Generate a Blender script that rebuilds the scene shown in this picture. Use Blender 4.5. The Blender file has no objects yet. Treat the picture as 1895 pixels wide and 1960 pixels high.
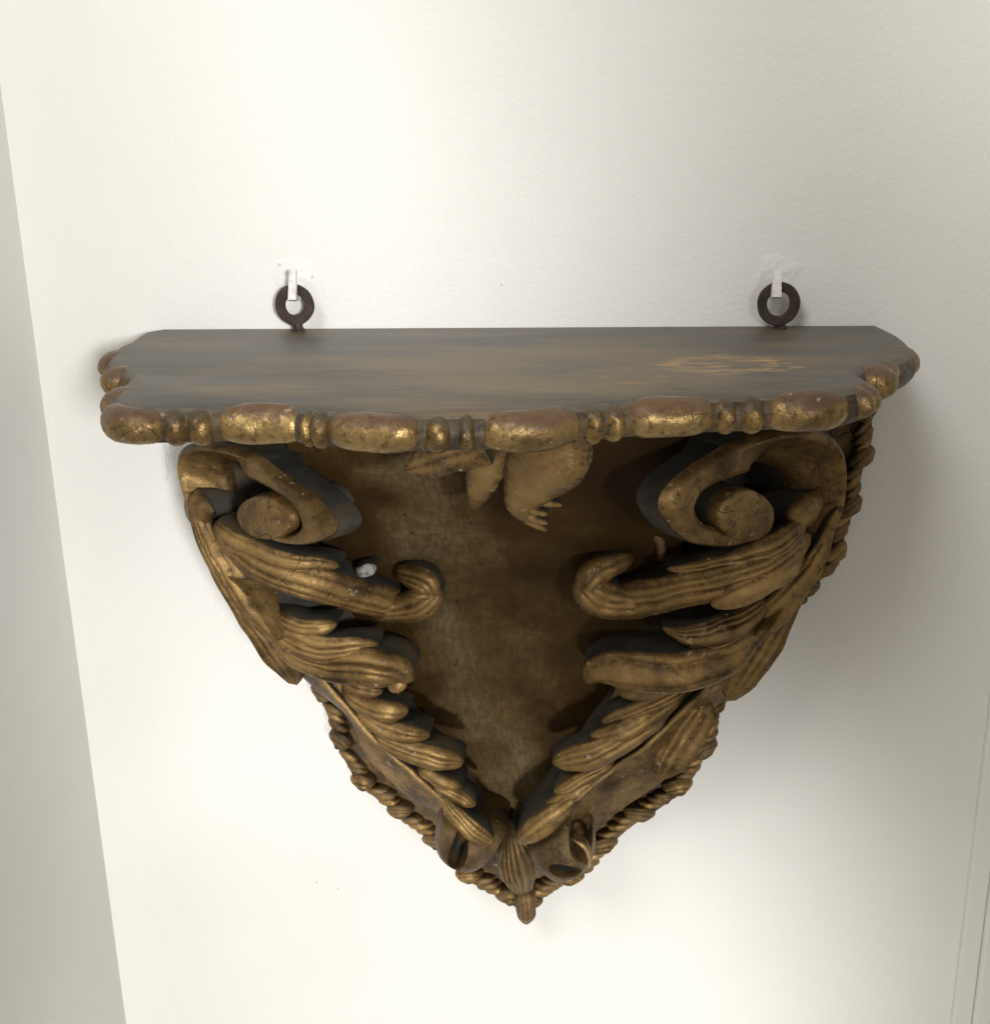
import bpy, bmesh, math, random
from mathutils import Vector, Matrix, noise
R = math.radians
random.seed(4)
sc = bpy.context.scene

# ------------------------------------------------------------------ camera
FPX, PITCH, YAW, ROLL, DIST = 2200.0, R(17), R(5), R(-1), 0.5
WPX, HPX = 1895.0, 1960.0
Fv = Vector((-math.sin(YAW)*math.cos(PITCH), math.cos(YAW)*math.cos(PITCH), -math.sin(PITCH)))
R0 = Vector((math.cos(YAW), math.sin(YAW), 0)); U0 = R0.cross(Fv)
Rv = R0*math.cos(ROLL) + U0*math.sin(ROLL)
Uv = -R0*math.sin(ROLL) + U0*math.cos(ROLL)
CAM = Vector((0, -DIST, 0))
cd = bpy.data.cameras.new("camera"); cam = bpy.data.objects.new("camera", cd)
sc.collection.objects.link(cam)
m = Matrix((Rv, Uv, -Fv)).transposed().to_4x4(); m.translation = CAM
cam.matrix_world = m
cd.sensor_fit = 'HORIZONTAL'; cd.sensor_width = 36; cd.lens = FPX/WPX*36
cd.clip_start = 0.01; cd.clip_end = 50
sc.camera = cam

# ------------------------------------------------------------------ world, lamps, exposure
w = bpy.data.worlds.new("World"); sc.world = w; w.use_nodes = True
bg = w.node_tree.nodes["Background"]
bg.inputs[0].default_value = (1.0, 0.925, 0.81, 1); bg.inputs[1].default_value = 0.355
sc.view_settings.view_transform = 'Standard'; sc.view_settings.look = 'None'
sc.view_settings.exposure = 0; sc.view_settings.gamma = 1

def look(o, to):
    o.rotation_euler = (Vector(to) - o.location).to_track_quat('-Z', 'Y').to_euler()
def lamp(name, kind, loc, to, energy, col, **k):
    l = bpy.data.lights.new(name, kind); l.energy = energy; l.color = col
    for a, b in k.items(): setattr(l, a, b)
    o = bpy.data.objects.new(name, l); o.location = loc; sc.collection.objects.link(o); look(o, to)
    return o
lamp("window_light", 'AREA', (-0.8, -1.5, 1.5), (0.05, 0, -0.2), 23, (1, 0.995, 0.975), shape='RECTANGLE', size=0.8, size_y=0.9)
lamp("upper_wall_spot", 'SPOT', (0.50, -1.50, 0.10), (-0.262, 0, -0.025), 80, (1, 0.995, 0.985), spot_size=R(18.4), spot_blend=0.30, shadow_soft_size=0.10)  # key from the right; unseen spot, cone shaped to draw the wall's bright area
lamp("right_fill_spot", 'SPOT', (0.45, -1.40, 0.25), (0.215, 0, 0.115), 26, (1, 0.985, 0.95), spot_size=R(13.5), spot_blend=0.9, shadow_soft_size=0.08)  # added spot without a visible source, lifts the wall's upper right
lamp("lower_fill_spot", 'SPOT', (0.15, -1.50, -0.50), (-0.10, 0, -0.45), 70, (1, 0.995, 0.98), spot_size=R(20.5), spot_blend=0.42, shadow_soft_size=0.08)  # added low spot without a visible source, brightens the wall below the bracket

# ------------------------------------------------------------------ helpers
def ray(x, y): return Fv + Rv*((x-WPX/2)/FPX) - Uv*((y-HPX/2)/FPX)
def P(x, y, d):                       # point at distance d in front of the wall
    r = ray(x, y); return CAM + r*((-d-CAM.y)/r.y)
def PZ(x, y, z):
    r = ray(x, y); return CAM + r*((z-CAM.z)/r.z)
CX = -0.0345
def PV(x, y, s, off=0.0):             # point on the slanting vertical face of a volute; s=-1 left, +1 right
    r = ray(x, y)
    k = 0.82*s                        # d = .115+off - k*(X-CX-s*.061)
    # -Y = .115+off - k*(X-CX-s*.061)
    t = (0.115+off + k*(CX+s*0.061) + CAM.y - k*CAM.x)/(-r.y + k*r.x)
    return CAM + r*t

def spline(pts, n):                   # Catmull-Rom through tuples
    pts = [tuple(p) for p in pts]
    K = len(pts); out = []
    if K == 2:
        return [tuple(a+(b-a)*i/(n-1) for a, b in zip(*pts)) for i in range(n)]
    L = [0]
    for a, b in zip(pts, pts[1:]): L.append(L[-1] + max(1e-9, math.dist(a[:3], b[:3])))
    for i in range(n):
        s = L[-1]*i/(n-1); j = 0
        while j < K-2 and L[j+1] < s: j += 1
        t = (s-L[j])/(L[j+1]-L[j])
        p0 = pts[max(j-1, 0)]; p1 = pts[j]; p2 = pts[j+1]; p3 = pts[min(j+2, K-1)]
        out.append(tuple(0.5*((2*b)+(c-a)*t+(2*a-5*b+4*c-d)*t*t+(3*b-a-3*c+d)*t**3)
                         for a, b, c, d in zip(p0, p1, p2, p3)))
    return out

def wob(v, amp=0.0003, f=70):
    return v + noise.noise_vector(v*f)*amp

# ------------------------------------------------------------------ materials
def mat(name):
    m = bpy.data.materials.new(name); m.use_nodes = True
    nt = m.node_tree; b = nt.nodes["Principled BSDF"]
    return m, nt, b
def N(nt, t, **k):
    n = nt.nodes.new(t)
    for a, b in k.items():
        if a.startswith('i_'):
            key = a[2:]; key = int(key) if key.isdigit() else key.replace('_', ' ')
            n.inputs[key].default_value = b
        else: setattr(n, a, b)
    return n
def ramp(nt, fac, stops):
    r = N(nt, 'ShaderNodeValToRGB'); e = r.color_ramp.elements
    while len(e) < len(stops): e.new(0.5)
    for q, (p, c) in zip(e, stops):
        q.position = p; q.color = c if len(c) == 4 else (*c, 1)
    nt.links.new(fac, r.inputs[0]); return r.outputs[0]
def mix(nt, fac, a, b):
    x = N(nt, 'ShaderNodeMix', data_type='RGBA')
    for s, v in ((x.inputs[0], fac), (x.inputs[6], a), (x.inputs[7], b)):
        if hasattr(v, 'links'): nt.links.new(v, s)
        else: s.default_value = v if not isinstance(v, tuple) else (*v[:3], 1)
    return x.outputs[2]
def math_(nt, op, a, b=0.0):
    x = N(nt, 'ShaderNodeMath', operation=op)
    for s, v in ((x.inputs[0], a), (x.inputs[1], b)):
        if hasattr(v, 'links'): nt.links.new(v, s)
        else: s.default_value = v
    return x.outputs[0]
def noise_(nt, scale, detail=4, rough=0.55, vec=None, stretch=None, dist=0.0):
    n = N(nt, 'ShaderNodeTexNoise'); n.inputs['Scale'].default_value = scale
    n.inputs['Detail'].default_value = detail; n.inputs['Roughness'].default_value = rough
    n.inputs['Distortion'].default_value = dist
    g = N(nt, 'ShaderNodeNewGeometry'); v = g.outputs['Position']
    if stretch:
        mp = N(nt, 'ShaderNodeMapping'); mp.inputs['Scale'].default_value = stretch
        nt.links.new(v, mp.inputs[0]); v = mp.outputs[0]
    nt.links.new(v, n.inputs['Vector']); return n.outputs['Fac']
def bump(nt, b, h, strength, dist):
    x = N(nt, 'ShaderNodeBump'); x.inputs['Strength'].default_value = strength
    x.inputs['Distance'].default_value = dist
    nt.links.new(h, x.inputs['Height']); nt.links.new(x.outputs[0], b.inputs['Normal'])

def gold_mat(name, light, mid, dark, bole, metal=0.75, rough=0.42, speck=0.5, redtop=False, cracks=True):
    m, nt, b = mat(name)
    n1 = noise_(nt, 48, 6, 0.65); n2 = noise_(nt, 420, 4, 0.65); n3 = noise_(nt, 120, 6, 0.72, dist=0.8); n4 = noise_(nt, 900, 2, 0.6)
    c = ramp(nt, n1, [(0.33, dark), (0.48, mid), (0.66, light)])
    sp = ramp(nt, n2, [(speck-0.10, (0, 0, 0)), (speck+0.05, (1, 1, 1))])
    c = mix(nt, math_(nt, 'MULTIPLY', math_(nt, 'SUBTRACT', 1.0, sp), 0.85), c, tuple(x*0.42 for x in dark))
    wr = ramp(nt, n3, [(0.53, (0, 0, 0)), (0.62, (1, 1, 1))])
    if redtop:                                    # gilding rubbed off the upper half of the rim
        g = N(nt, 'ShaderNodeNewGeometry'); sx = N(nt, 'ShaderNodeSeparateXYZ')
        nt.links.new(g.outputs['Position'], sx.inputs[0])
        mr = N(nt, 'ShaderNodeMapRange'); mr.inputs[1].default_value = ZT-0.0066; mr.inputs[2].default_value = ZT-0.0014
        nt.links.new(sx.outputs[2], mr.inputs[0])
        z = math_(nt, 'ADD', mr.outputs[0], math_(nt, 'MULTIPLY', math_(nt, 'SUBTRACT', n3, 0.5), 2.2))
        wr = ramp(nt, z, [(0.35, (0, 0, 0)), (0.7, (1, 1, 1))])
    c = mix(nt, math_(nt, 'MULTIPLY', wr, 0.8), c, bole)
    rub = N(nt, 'ShaderNodeAttribute', attribute_name='rub')     # burnished where hands and dusters touch
    rb = math_(nt, 'MULTIPLY', rub.outputs['Fac'], ramp(nt, n1, [(0.3, (0.25, 0.25, 0.25)), (0.6, (1, 1, 1))]))
    c = mix(nt, math_(nt, 'MULTIPLY', rb, 0.7), c, tuple(min(1, x*1.35) for x in light))
    met = math_(nt, 'MULTIPLY', math_(nt, 'SUBTRACT', 1.0, math_(nt, 'MULTIPLY', wr, 0.85)), metal)
    met = math_(nt, 'MULTIPLY', met, math_(nt, 'ADD', math_(nt, 'MULTIPLY', sp, 0.6), 0.4))
    hh = math_(nt, 'ADD', math_(nt, 'MULTIPLY', n2, 0.6), math_(nt, 'MULTIPLY', n3, 1.1))
    if cracks:
        vo = N(nt, 'ShaderNodeTexVoronoi', feature='DISTANCE_TO_EDGE'); vo.inputs['Scale'].default_value = 62
        g = N(nt, 'ShaderNodeNewGeometry'); wv = N(nt, 'ShaderNodeVectorMath', operation='ADD')
        nz = N(nt, 'ShaderNodeTexNoise'); nz.inputs['Scale'].default_value = 90
        sc_ = N(nt, 'ShaderNodeVectorMath', operation='SCALE'); sc_.inputs['Scale'].default_value = 0.012
        nt.links.new(g.outputs['Position'], nz.inputs['Vector']); nt.links.new(nz.outputs['Color'], sc_.inputs[0])
        nt.links.new(g.outputs['Position'], wv.inputs[0]); nt.links.new(sc_.outputs[0], wv.inputs[1]); nt.links.new(wv.outputs[0], vo.inputs['Vector'])
        ck = ramp(nt, vo.outputs['Distance'], [(0.003, (1, 1, 1)), (0.013, (0, 0, 0))])
        ck = math_(nt, 'MULTIPLY', ck, ramp(nt, noise_(nt, 38, 3), [(0.54, (0, 0, 0)), (0.64, (1, 1, 1))]))
        c = mix(nt, math_(nt, 'MULTIPLY', ck, 0.8), c, tuple(x*0.3 for x in dark))
        hh = math_(nt, 'SUBTRACT', hh, math_(nt, 'MULTIPLY', ck, 0.8))
    fl = noise_(nt, 260, 3, 0.6)
    lo = math_(nt, 'MULTIPLY', ramp(nt, fl, [(0.655, (0, 0, 0)), (0.685, (1, 1, 1))]), ramp(nt, n3, [(0.45, (0, 0, 0)), (0.55, (1, 1, 1))]))
    c = mix(nt, math_(nt, 'MULTIPLY', lo, 0.75), c, (0.34, 0.27, 0.18))
    met = math_(nt, 'MULTIPLY', met, math_(nt, 'SUBTRACT', 1.0, lo))
    fv = N(nt, 'ShaderNodeTexVoronoi', feature='F1'); fv.inputs['Scale'].default_value = 135
    g = N(nt, 'ShaderNodeNewGeometry'); mp = N(nt, 'ShaderNodeMapping'); mp.inputs['Scale'].default_value = (0.55, 1, 1)
    nt.links.new(g.outputs['Position'], mp.inputs[0]); nt.links.new(mp.outputs[0], fv.inputs['Vector'])
    hh = math_(nt, 'ADD', hh, math_(nt, 'MULTIPLY', fv.outputs['Distance'], 1.0))
    hh = math_(nt, 'SUBTRACT', hh, math_(nt, 'MULTIPLY', lo, 0.5))
    nt.links.new(c, b.inputs['Base Color']); nt.links.new(met, b.inputs['Metallic'])
    rr = math_(nt, 'ADD', math_(nt, 'MULTIPLY', n3, 0.4), rough-0.2)
    nt.links.new(rr, b.inputs['Roughness']); b.inputs['Specular IOR Level'].default_value = 0.28
    bump(nt, b, hh, 0.55, 0.0008)
    return m

ZT = (P(318, 630, 0).z + P(1672, 623, 0).z)/2
GOLD = gold_mat("worn_gilding", (0.30, 0.188, 0.070), (0.165, 0.099, 0.034), (0.046, 0.026, 0.010), (0.056, 0.028, 0.013), metal=0.55, rough=0.46, speck=0.40)
RIMG = gold_mat("rim_gilding", (0.42, 0.29, 0.12), (0.28, 0.185, 0.072), (0.13, 0.08, 0.032), (0.085, 0.046, 0.030), rough=0.38, speck=0.46, redtop=True)
RIMTHIN = gold_mat("husk_gilding", (0.36, 0.24, 0.09), (0.20, 0.125, 0.045), (0.075, 0.05, 0.024), (0.055, 0.042, 0.030), rough=0.38, speck=0.48, redtop=True, cracks=False)
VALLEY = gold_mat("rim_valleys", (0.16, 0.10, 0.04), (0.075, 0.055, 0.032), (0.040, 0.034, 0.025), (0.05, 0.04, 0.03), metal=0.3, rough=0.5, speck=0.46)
RIMLOW = gold_mat("pendant_gilding", (0.42, 0.29, 0.12), (0.28, 0.185, 0.072), (0.12, 0.074, 0.03), (0.10, 0.056, 0.035), rough=0.42, speck=0.47)
PITTED = gold_mat("pitted_gilding", (0.27, 0.17, 0.062), (0.165, 0.098, 0.033), (0.070, 0.036, 0.013), (0.075, 0.036, 0.017), metal=0.5, rough=0.45, speck=0.50, cracks=False)
DUST = gold_mat("dusty_gilding", (0.19, 0.12, 0.047), (0.100, 0.060, 0.022), (0.035, 0.020, 0.008), (0.065, 0.047, 0.033), metal=0.3, rough=0.5, speck=0.38)

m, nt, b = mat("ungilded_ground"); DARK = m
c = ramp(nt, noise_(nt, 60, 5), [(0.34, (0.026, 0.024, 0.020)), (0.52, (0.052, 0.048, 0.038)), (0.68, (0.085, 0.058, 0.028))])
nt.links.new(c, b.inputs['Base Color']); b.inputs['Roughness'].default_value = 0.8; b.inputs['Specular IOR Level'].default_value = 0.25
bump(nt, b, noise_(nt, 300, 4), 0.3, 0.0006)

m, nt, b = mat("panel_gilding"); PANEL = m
cl = noise_(nt, 22, 4, 0.55, dist=0.5); fi = noise_(nt, 500, 3, 0.6, stretch=(1, 1, 0.22)); f2 = noise_(nt, 420, 3, 0.6, stretch=(0.25, 1, 1)); sp = noise_(nt, 260, 3, 0.6)
g = N(nt, 'ShaderNodeNewGeometry'); sx = N(nt, 'ShaderNodeSeparateXYZ'); nt.links.new(g.outputs['Position'], sx.inputs[0])
# olive, less oxidised streak down the rusty gilding, partly light painted into it
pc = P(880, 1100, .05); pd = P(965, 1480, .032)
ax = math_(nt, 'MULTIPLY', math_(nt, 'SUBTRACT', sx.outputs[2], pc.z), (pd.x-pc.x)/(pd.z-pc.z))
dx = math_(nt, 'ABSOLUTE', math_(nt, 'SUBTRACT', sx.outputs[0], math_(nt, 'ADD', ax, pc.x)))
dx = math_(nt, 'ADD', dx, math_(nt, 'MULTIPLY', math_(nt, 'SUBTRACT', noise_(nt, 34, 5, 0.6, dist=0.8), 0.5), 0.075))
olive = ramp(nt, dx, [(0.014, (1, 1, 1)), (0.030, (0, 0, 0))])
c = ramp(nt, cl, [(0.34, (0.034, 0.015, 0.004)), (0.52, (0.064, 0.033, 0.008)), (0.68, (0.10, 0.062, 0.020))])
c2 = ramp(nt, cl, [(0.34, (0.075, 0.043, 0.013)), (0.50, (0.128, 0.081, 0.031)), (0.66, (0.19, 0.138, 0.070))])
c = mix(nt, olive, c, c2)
c = mix(nt, math_(nt, 'MULTIPLY', ramp(nt, fi, [(0.38, (1, 1, 1)), (0.62, (0, 0, 0))]), 0.45), c, (0.04, 0.024, 0.009))
c = mix(nt, math_(nt, 'MULTIPLY', ramp(nt, f2, [(0.36, (1, 1, 1)), (0.58, (0, 0, 0))]), 0.3), c, (0.05, 0.03, 0.011))
c = mix(nt, ramp(nt, sp, [(0.27, (1, 1, 1)), (0.35, (0, 0, 0))]), c, (0.04, 0.025, 0.012))
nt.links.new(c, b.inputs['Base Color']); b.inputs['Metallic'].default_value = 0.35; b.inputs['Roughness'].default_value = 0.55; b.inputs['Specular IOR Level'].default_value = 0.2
bump(nt, b, math_(nt, 'ADD', fi, f2), 0.25, 0.0004)

m, nt, b = mat("grey_paint"); GREY = m
s1 = noise_(nt, 16, 5, 0.55, stretch=(1, 2.5, 1)); s2 = noise_(nt, 210, 6, 0.7, stretch=(0.09, 1.3, 1), dist=0.3); s3 = noise_(nt, 420, 4, 0.75, stretch=(0.14, 1.2, 1), dist=0.5)
c = ramp(nt, s1, [(0.36, (0.070, 0.066, 0.055)), (0.50, (0.092, 0.080, 0.060)), (0.66, (0.145, 0.108, 0.064))])
c = mix(nt, math_(nt, 'MULTIPLY', ramp(nt, s2, [(0.55, (0, 0, 0)), (0.72, (1, 1, 1))]), 0.55), c, (0.20, 0.135, 0.07))
c = mix(nt, math_(nt, 'MULTIPLY', ramp(nt, s2, [(0.25, (1, 1, 1)), (0.42, (0, 0, 0))]), 0.5), c, (0.045, 0.042, 0.035))
# rubbed rings and scratches down to bare wood
g = N(nt, 'ShaderNodeNewGeometry')
def ring(px, py, rx, ry, width, thr):
    p = PZ(px, py, ZT); e = PZ(px+rx, py, ZT); u = PZ(px, py+ry, ZT)
    mp = N(nt, 'ShaderNodeMapping'); sxx = 1/max(1e-5, abs(e.x-p.x)); syy = 1/max(1e-5, abs(u.y-p.y))
    mp.inputs['Location'].default_value = (-p.x*sxx, -p.y*syy, 0); mp.inputs['Scale'].default_value = (sxx, syy, 0)
    nt.links.new(g.outputs['Position'], mp.inputs[0])
    l = N(nt, 'ShaderNodeVectorMath', operation='LENGTH'); nt.links.new(mp.outputs[0], l.inputs[0])
    d = math_(nt, 'ABSOLUTE', math_(nt, 'SUBTRACT', l.outputs['Value'], 1.0))
    d = math_(nt, 'ADD', d, math_(nt, 'MULTIPLY', math_(nt, 'SUBTRACT', s3, thr), -2.6))
    return ramp(nt, d, [(width*0.5, (1, 1, 1)), (width, (0, 0, 0))])
wood = (0.40, 0.245, 0.095)
pw = PZ(1060, 700, ZT)
pit = noise_(nt, 95, 2, 0.5, stretch=(0.5, 1, 1))
s4 = noise_(nt, 1000, 4, 0.65, stretch=(0.035, 1.0, 1))
c = mix(nt, math_(nt, 'MULTIPLY', ramp(nt, s4, [(0.40, (1, 1, 1)), (0.5, (0, 0, 0))]), 0.45), c, (0.05, 0.042, 0.032))
c = mix(nt, math_(nt, 'MULTIPLY', ramp(nt, s4, [(0.60, (0, 0, 0)), (0.70, (1, 1, 1))]), 0.4), c, (0.24, 0.17, 0.09))
wm = ring(1080, 703, 220, 30, 0.9, 0.5)                     # broad worn patch, centre to right
c = mix(nt, math_(nt, 'MULTIPLY', wm, 0.62), c, (0.185, 0.135, 0.078))
c = mix(nt, ramp(nt, pit, [(0.205, (1, 1, 1)), (0.225, (0, 0, 0))]), c, (0.015, 0.012, 0.01))
for a in [(1385, 697, 96, 15, 0.10, 0.50), (1440, 701, 78, 11, 0.07, 0.52), (1330, 703, 62, 8, 0.10, 0.52), (1215, 722, 58, 11, 0.06, 0.58), (880, 748, 170, 7, 0.05, 0.62), (1500, 690, 30, 9, 0.1, 0.56)]:
    c = mix(nt, math_(nt, 'MULTIPLY', ring(*a), 0.72), c, wood)
nt.links.new(c, b.inputs['Base Color']); b.inputs['Roughness'].default_value = 0.5
bump(nt, b, s2, 0.2, 0.0004)

m, nt, b = mat("white_wall_paint"); WALL = m
c = ramp(nt, noise_(nt, 9, 4), [(0.3, (0.78, 0.765, 0.73)), (0.7, (0.81, 0.80, 0.765))])
mk = noise_(nt, 60, 2, 0.5)
c = mix(nt, math_(nt, 'MULTIPLY', ramp(nt, mk, [(0.20, (1, 1, 1)), (0.235, (0, 0, 0))]), 0.35), c, (0.35, 0.33, 0.30))
spk = noise_(nt, 700, 3)
for sx_, sy_, sd_, sr_ in [(1850, 1780, .006, .0014), (606, 1690, 0, .0008), (648, 1702, 0, .0007), (960, 545, 0, .0007), (535, 505, 0, .0010), (598, 530, 0, .0010)]:
    q_ = P(sx_, sy_, sd_) if sd_ is not None else None
    dd = N(nt, 'ShaderNodeVectorMath', operation='DISTANCE'); gg = N(nt, 'ShaderNodeNewGeometry')
    nt.links.new(gg.outputs['Position'], dd.inputs[0]); dd.inputs[1].default_value = q_
    ds = math_(nt, 'ADD', dd.outputs['Value'], math_(nt, 'MULTIPLY', math_(nt, 'SUBTRACT', spk, 0.5), sr_*2.2))
    c = mix(nt, math_(nt, 'MULTIPLY', ramp(nt, math_(nt, 'DIVIDE', ds, sr_*2), [(0.2, (1, 1, 1)), (0.5, (0, 0, 0))]), 0.4), c, (0.22, 0.19, 0.15))
nt.links.new(c, b.inputs['Base Color']); b.inputs['Roughness'].default_value = 0.6
hh = math_(nt, 'ADD', noise_(nt, 420, 3), math_(nt, 'MULTIPLY', noise_(nt, 60, 3), 1.2))
bump(nt, b, hh, 0.32, 0.0008)

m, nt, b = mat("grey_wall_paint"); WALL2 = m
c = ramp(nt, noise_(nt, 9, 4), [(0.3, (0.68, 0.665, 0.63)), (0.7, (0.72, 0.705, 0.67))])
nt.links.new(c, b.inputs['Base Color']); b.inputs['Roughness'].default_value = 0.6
bump(nt, b, noise_(nt, 300, 3), 0.16, 0.0008)

m, nt, b = mat("rusty_iron"); IRON = m
c = ramp(nt, noise_(nt, 250, 5), [(0.35, (0.035, 0.026, 0.024)), (0.6, (0.06, 0.04, 0.033)), (0.75, (0.12, 0.06, 0.035))])
nt.links.new(c, b.inputs['Base Color']); b.inputs['Roughness'].default_value = 0.65; b.inputs['Metallic'].default_value = 0.4
bump(nt, b, noise_(nt, 500, 4), 0.4, 0.0005)

m, nt, b = mat("painted_hook"); WHITE = m
c = ramp(nt, noise_(nt, 350, 4), [(0.3, (0.45, 0.42, 0.37)), (0.5, (0.74, 0.72, 0.68)), (0.7, (0.80, 0.79, 0.76))])
nt.links.new(c, b.inputs['Base Color']); b.inputs['Roughness'].default_value = 0.5
bump(nt, b, noise_(nt, 400, 3), 0.4, 0.0005)

m, nt, b = mat("bare_gesso"); GESSO = m
c = ramp(nt, noise_(nt, 300, 4), [(0.35, (0.07, 0.06, 0.05)), (0.55, (0.28, 0.27, 0.24)), (0.7, (0.4, 0.39, 0.36))])
nt.links.new(c, b.inputs['Base Color']); b.inputs['Roughness'].default_value = 0.8

# ------------------------------------------------------------------ objects
def link(name, verts, faces, mats, parent=None, idx=None, smooth=True):
    o_loc = parent.matrix_world.translation if parent else Vector((0, 0, 0))
    if parent:
        q = parent; o_loc = Vector((0, 0, 0))
        while q: o_loc = o_loc + q.location; q = q.parent
    me = bpy.data.meshes.new(name)
    me.from_pydata([tuple(Vector(v)-o_loc) for v in verts], [], faces)
    for k in (mats if isinstance(mats, (list, tuple)) else [mats]): me.materials.append(k)
    bm = bmesh.new(); bm.from_mesh(me)
    bmesh.ops.recalc_face_normals(bm, faces=bm.faces); bm.to_mesh(me); bm.free()
    for i, p in enumerate(me.polygons):
        p.use_smooth = smooth
        if idx: p.material_index = idx[i]
    o = bpy.data.objects.new(name, me); sc.collection.objects.link(o)
    if parent: o.parent = parent
    return o

def tag(o, label=None, cat=None, group=None, kind=None):
    for k, v in (('label', label), ('category', cat), ('group', group), ('kind', kind)):
        if v: o[k] = v
    return o

def sharp(o, ang=40):
    o.data.set_sharp_from_angle(angle=R(ang)); return o

def box(name, lo, hi, mt, parent=None, bev=0.0):
    bm = bmesh.new(); bmesh.ops.create_cube(bm, size=1)
    for v in bm.verts:
        v.co = Vector([lo[i] + (v.co[i]+0.5)*(hi[i]-lo[i]) for i in range(3)])
    if bev: bmesh.ops.bevel(bm, geom=bm.edges, offset=bev, segments=2, affect='EDGES', profile=0.6)
    vs = [v.co.copy() for v in bm.verts]; bm.verts.index_update()
    fs = [[v.index for v in f.verts] for f in bm.faces]; bm.free()
    return link(name, vs, fs, mt, parent, smooth=False)

# ---- setting
XL = P(117, 1030, 0).x
XR = P(1855, 1649, 0).x
def wall_grid():
    return box("wall", (XL-0.3, 0, -1.6), (XR+0.5, 0.1, 1.4), WALL)
tag(wall_grid(), kind='structure')
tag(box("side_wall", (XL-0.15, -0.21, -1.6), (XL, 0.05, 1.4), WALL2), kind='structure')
tag(box("wall_trim", (XR, -0.0035, -1.6), (XR+0.0095, 0.02, 1.4), WALL, bev=0.0012), kind='structure')
tag(box("wall_casing", (XR+0.0096, -0.006, -1.6), (XR+0.3, 0.02, 1.4), WALL, bev=0.0015), kind='structure')

# ---- the bracket
root = bpy.data.objects.new("wall_bracket", None); sc.collection.objects.link(root)
root.location = (CX, 0, P(1005, 1765, 0.02).z)
tag(root, "old carved giltwood wall bracket with grey painted shelf and scrolled acanthus sides", "wall bracket")

# shelf ---------------------------------------------------------------
top_px = [(318, 629), (281, 637), (257, 654), (230, 667), (226, 688), (238, 701), (262, 713), (262, 722), (242, 738),
          (236, 766), (262, 775), (294, 775), (410, 773), (533, 770), (597, 776), (682, 783), (767, 788), (897, 785),
          (1018, 782), (1064, 776), (1139, 768), (1206, 762), (1324, 756), (1475, 750), (1551, 748), (1605, 743),
          (1637, 733), (1644, 722), (1625, 712), (1643, 702), (1672, 696), (1708, 685), (1728, 672), (1724, 655),
          (1712, 642), (1697, 634), (1672, 623)]
pth = [PZ(x, y, ZT) for x, y in top_px]
pth[0].y = -0.0005; pth[-1].y = -0.0005
pth = [Vector(p) for p in spline(pth, 320)]
for p in (pth[0], pth[-1]): p.y = -0.0005
def outn(i):
    a = pth[max(0, i-2)]; b = pth[min(len(pth)-1, i+2)]; t = (b-a).normalized()
    return Vector((t.y, -t.x, 0)) if True else None
# orientation check: outward normal must point away from shelf centre
cen = Vector((CX, -0.07, ZT))
sgn = 1 if (outn(160)).dot(pth[160]-cen) > 0 else -1
nrm = [outn(i)*sgn for i in range(len(pth))]
def proj(v):
    q = v-CAM; z = q.dot(Fv); return (WPX/2 + FPX*q.dot(Rv)/z, HPX/2 - FPX*q.dot(Uv)/z)
ppx = [proj(p) for p in pth]

def shelf():
    n = len(pth); prof = [(0.0, 0.0), (0.0014, -0.0008), (0.0030, -0.0020), (0.0045, -0.0040), (0.0051, -0.0062), (0.0046, -0.0088), (0.0028, -0.0112)]
    vs = []; fs = []; idx = []
    for i in range(n):
        for o, z in prof: vs.append(wob(pth[i] + nrm[i]*o + Vector((0, 0, z)), 0.0003, 60))
    k = len(prof)
    for i in range(n-1):
        for j in range(k-1):
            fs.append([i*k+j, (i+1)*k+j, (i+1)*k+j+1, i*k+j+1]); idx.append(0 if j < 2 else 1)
    # top and bottom sheets, closed along the wall
    top = [i*k for i in range(n)]; bot = [i*k+k-1 for i in range(n)]
    fs.append(top); idx.append(0); fs.append(bot[::-1]); idx.append(2)
    fs.append([0, (n-1)*k] + [(n-1)*k+j for j in range(1, k)] + [j for j in range(k-1, 0, -1)]); idx.append(0)
    o = link("shelf", vs, fs, [GREY, VALLEY, DARK], root, idx)
    for p in o.data.polygons:
        if len(p.vertices) > 4: p.use_smooth = False
    return sharp(o, 50)
shelf()

def at_px(x, front=True):
    best = None
    for i in range(len(pth)):
        if front and ppx[i][1] < 742: continue
        d = abs(ppx[i][0]-x)
        if best is None or d < best[0]: best = (d, i)
    return best[1]

def bead(i0, i1, ro=0.0062, rz=0.0068, off=0.0012, zc=-0.0066, ext=0.0, mt=None, name="gadroon", pw=0.5, pe=2.9, n=26, mm=18):
    mt = mt or RIMG
    # curve along the rim between two samples of the edge path
    cs = []
    for a in range(n):
        u = -1 + 2*a/(n-1)
        f = (i0+i1)/2 + (i1-i0)/2*u; j = int(max(0, min(len(pth)-2, math.floor(f)))); t = f-j
        c = pth[j].lerp(pth[j+1], t); nn = nrm[j].lerp(nrm[j+1], t).normalized()
        s = max(0.0, 1-abs(u)**pe)**pw
        cs.append((c, nn, s))
    vs = []; fs = []
    seed = random.random()*50
    for c, nn, s in cs:
        for b_ in range(mm):
            th = 2*math.pi*b_/mm
            v = c + nn*(off + ro*s*math.cos(th)) + Vector((0, 0, zc + rz*(0.35+0.65*s)*s**0.15*math.sin(th) if s > 0 else zc))
            vs.append(v + noise.noise_vector(v*90+Vector((seed, 0, 0)))*0.0005)
    for a in range(n-1):
        for b_ in range(mm):
            fs.append([a*mm+b_, (a+1)*mm+b_, (a+1)*mm+(b_+1) % mm, a*mm+(b_+1) % mm])
    fs.append(list(range(mm))[::-1]); fs.append([(n-1)*mm+b_ for b_ in range(mm)])
    return link(name, vs, fs, mt, root)

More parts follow.
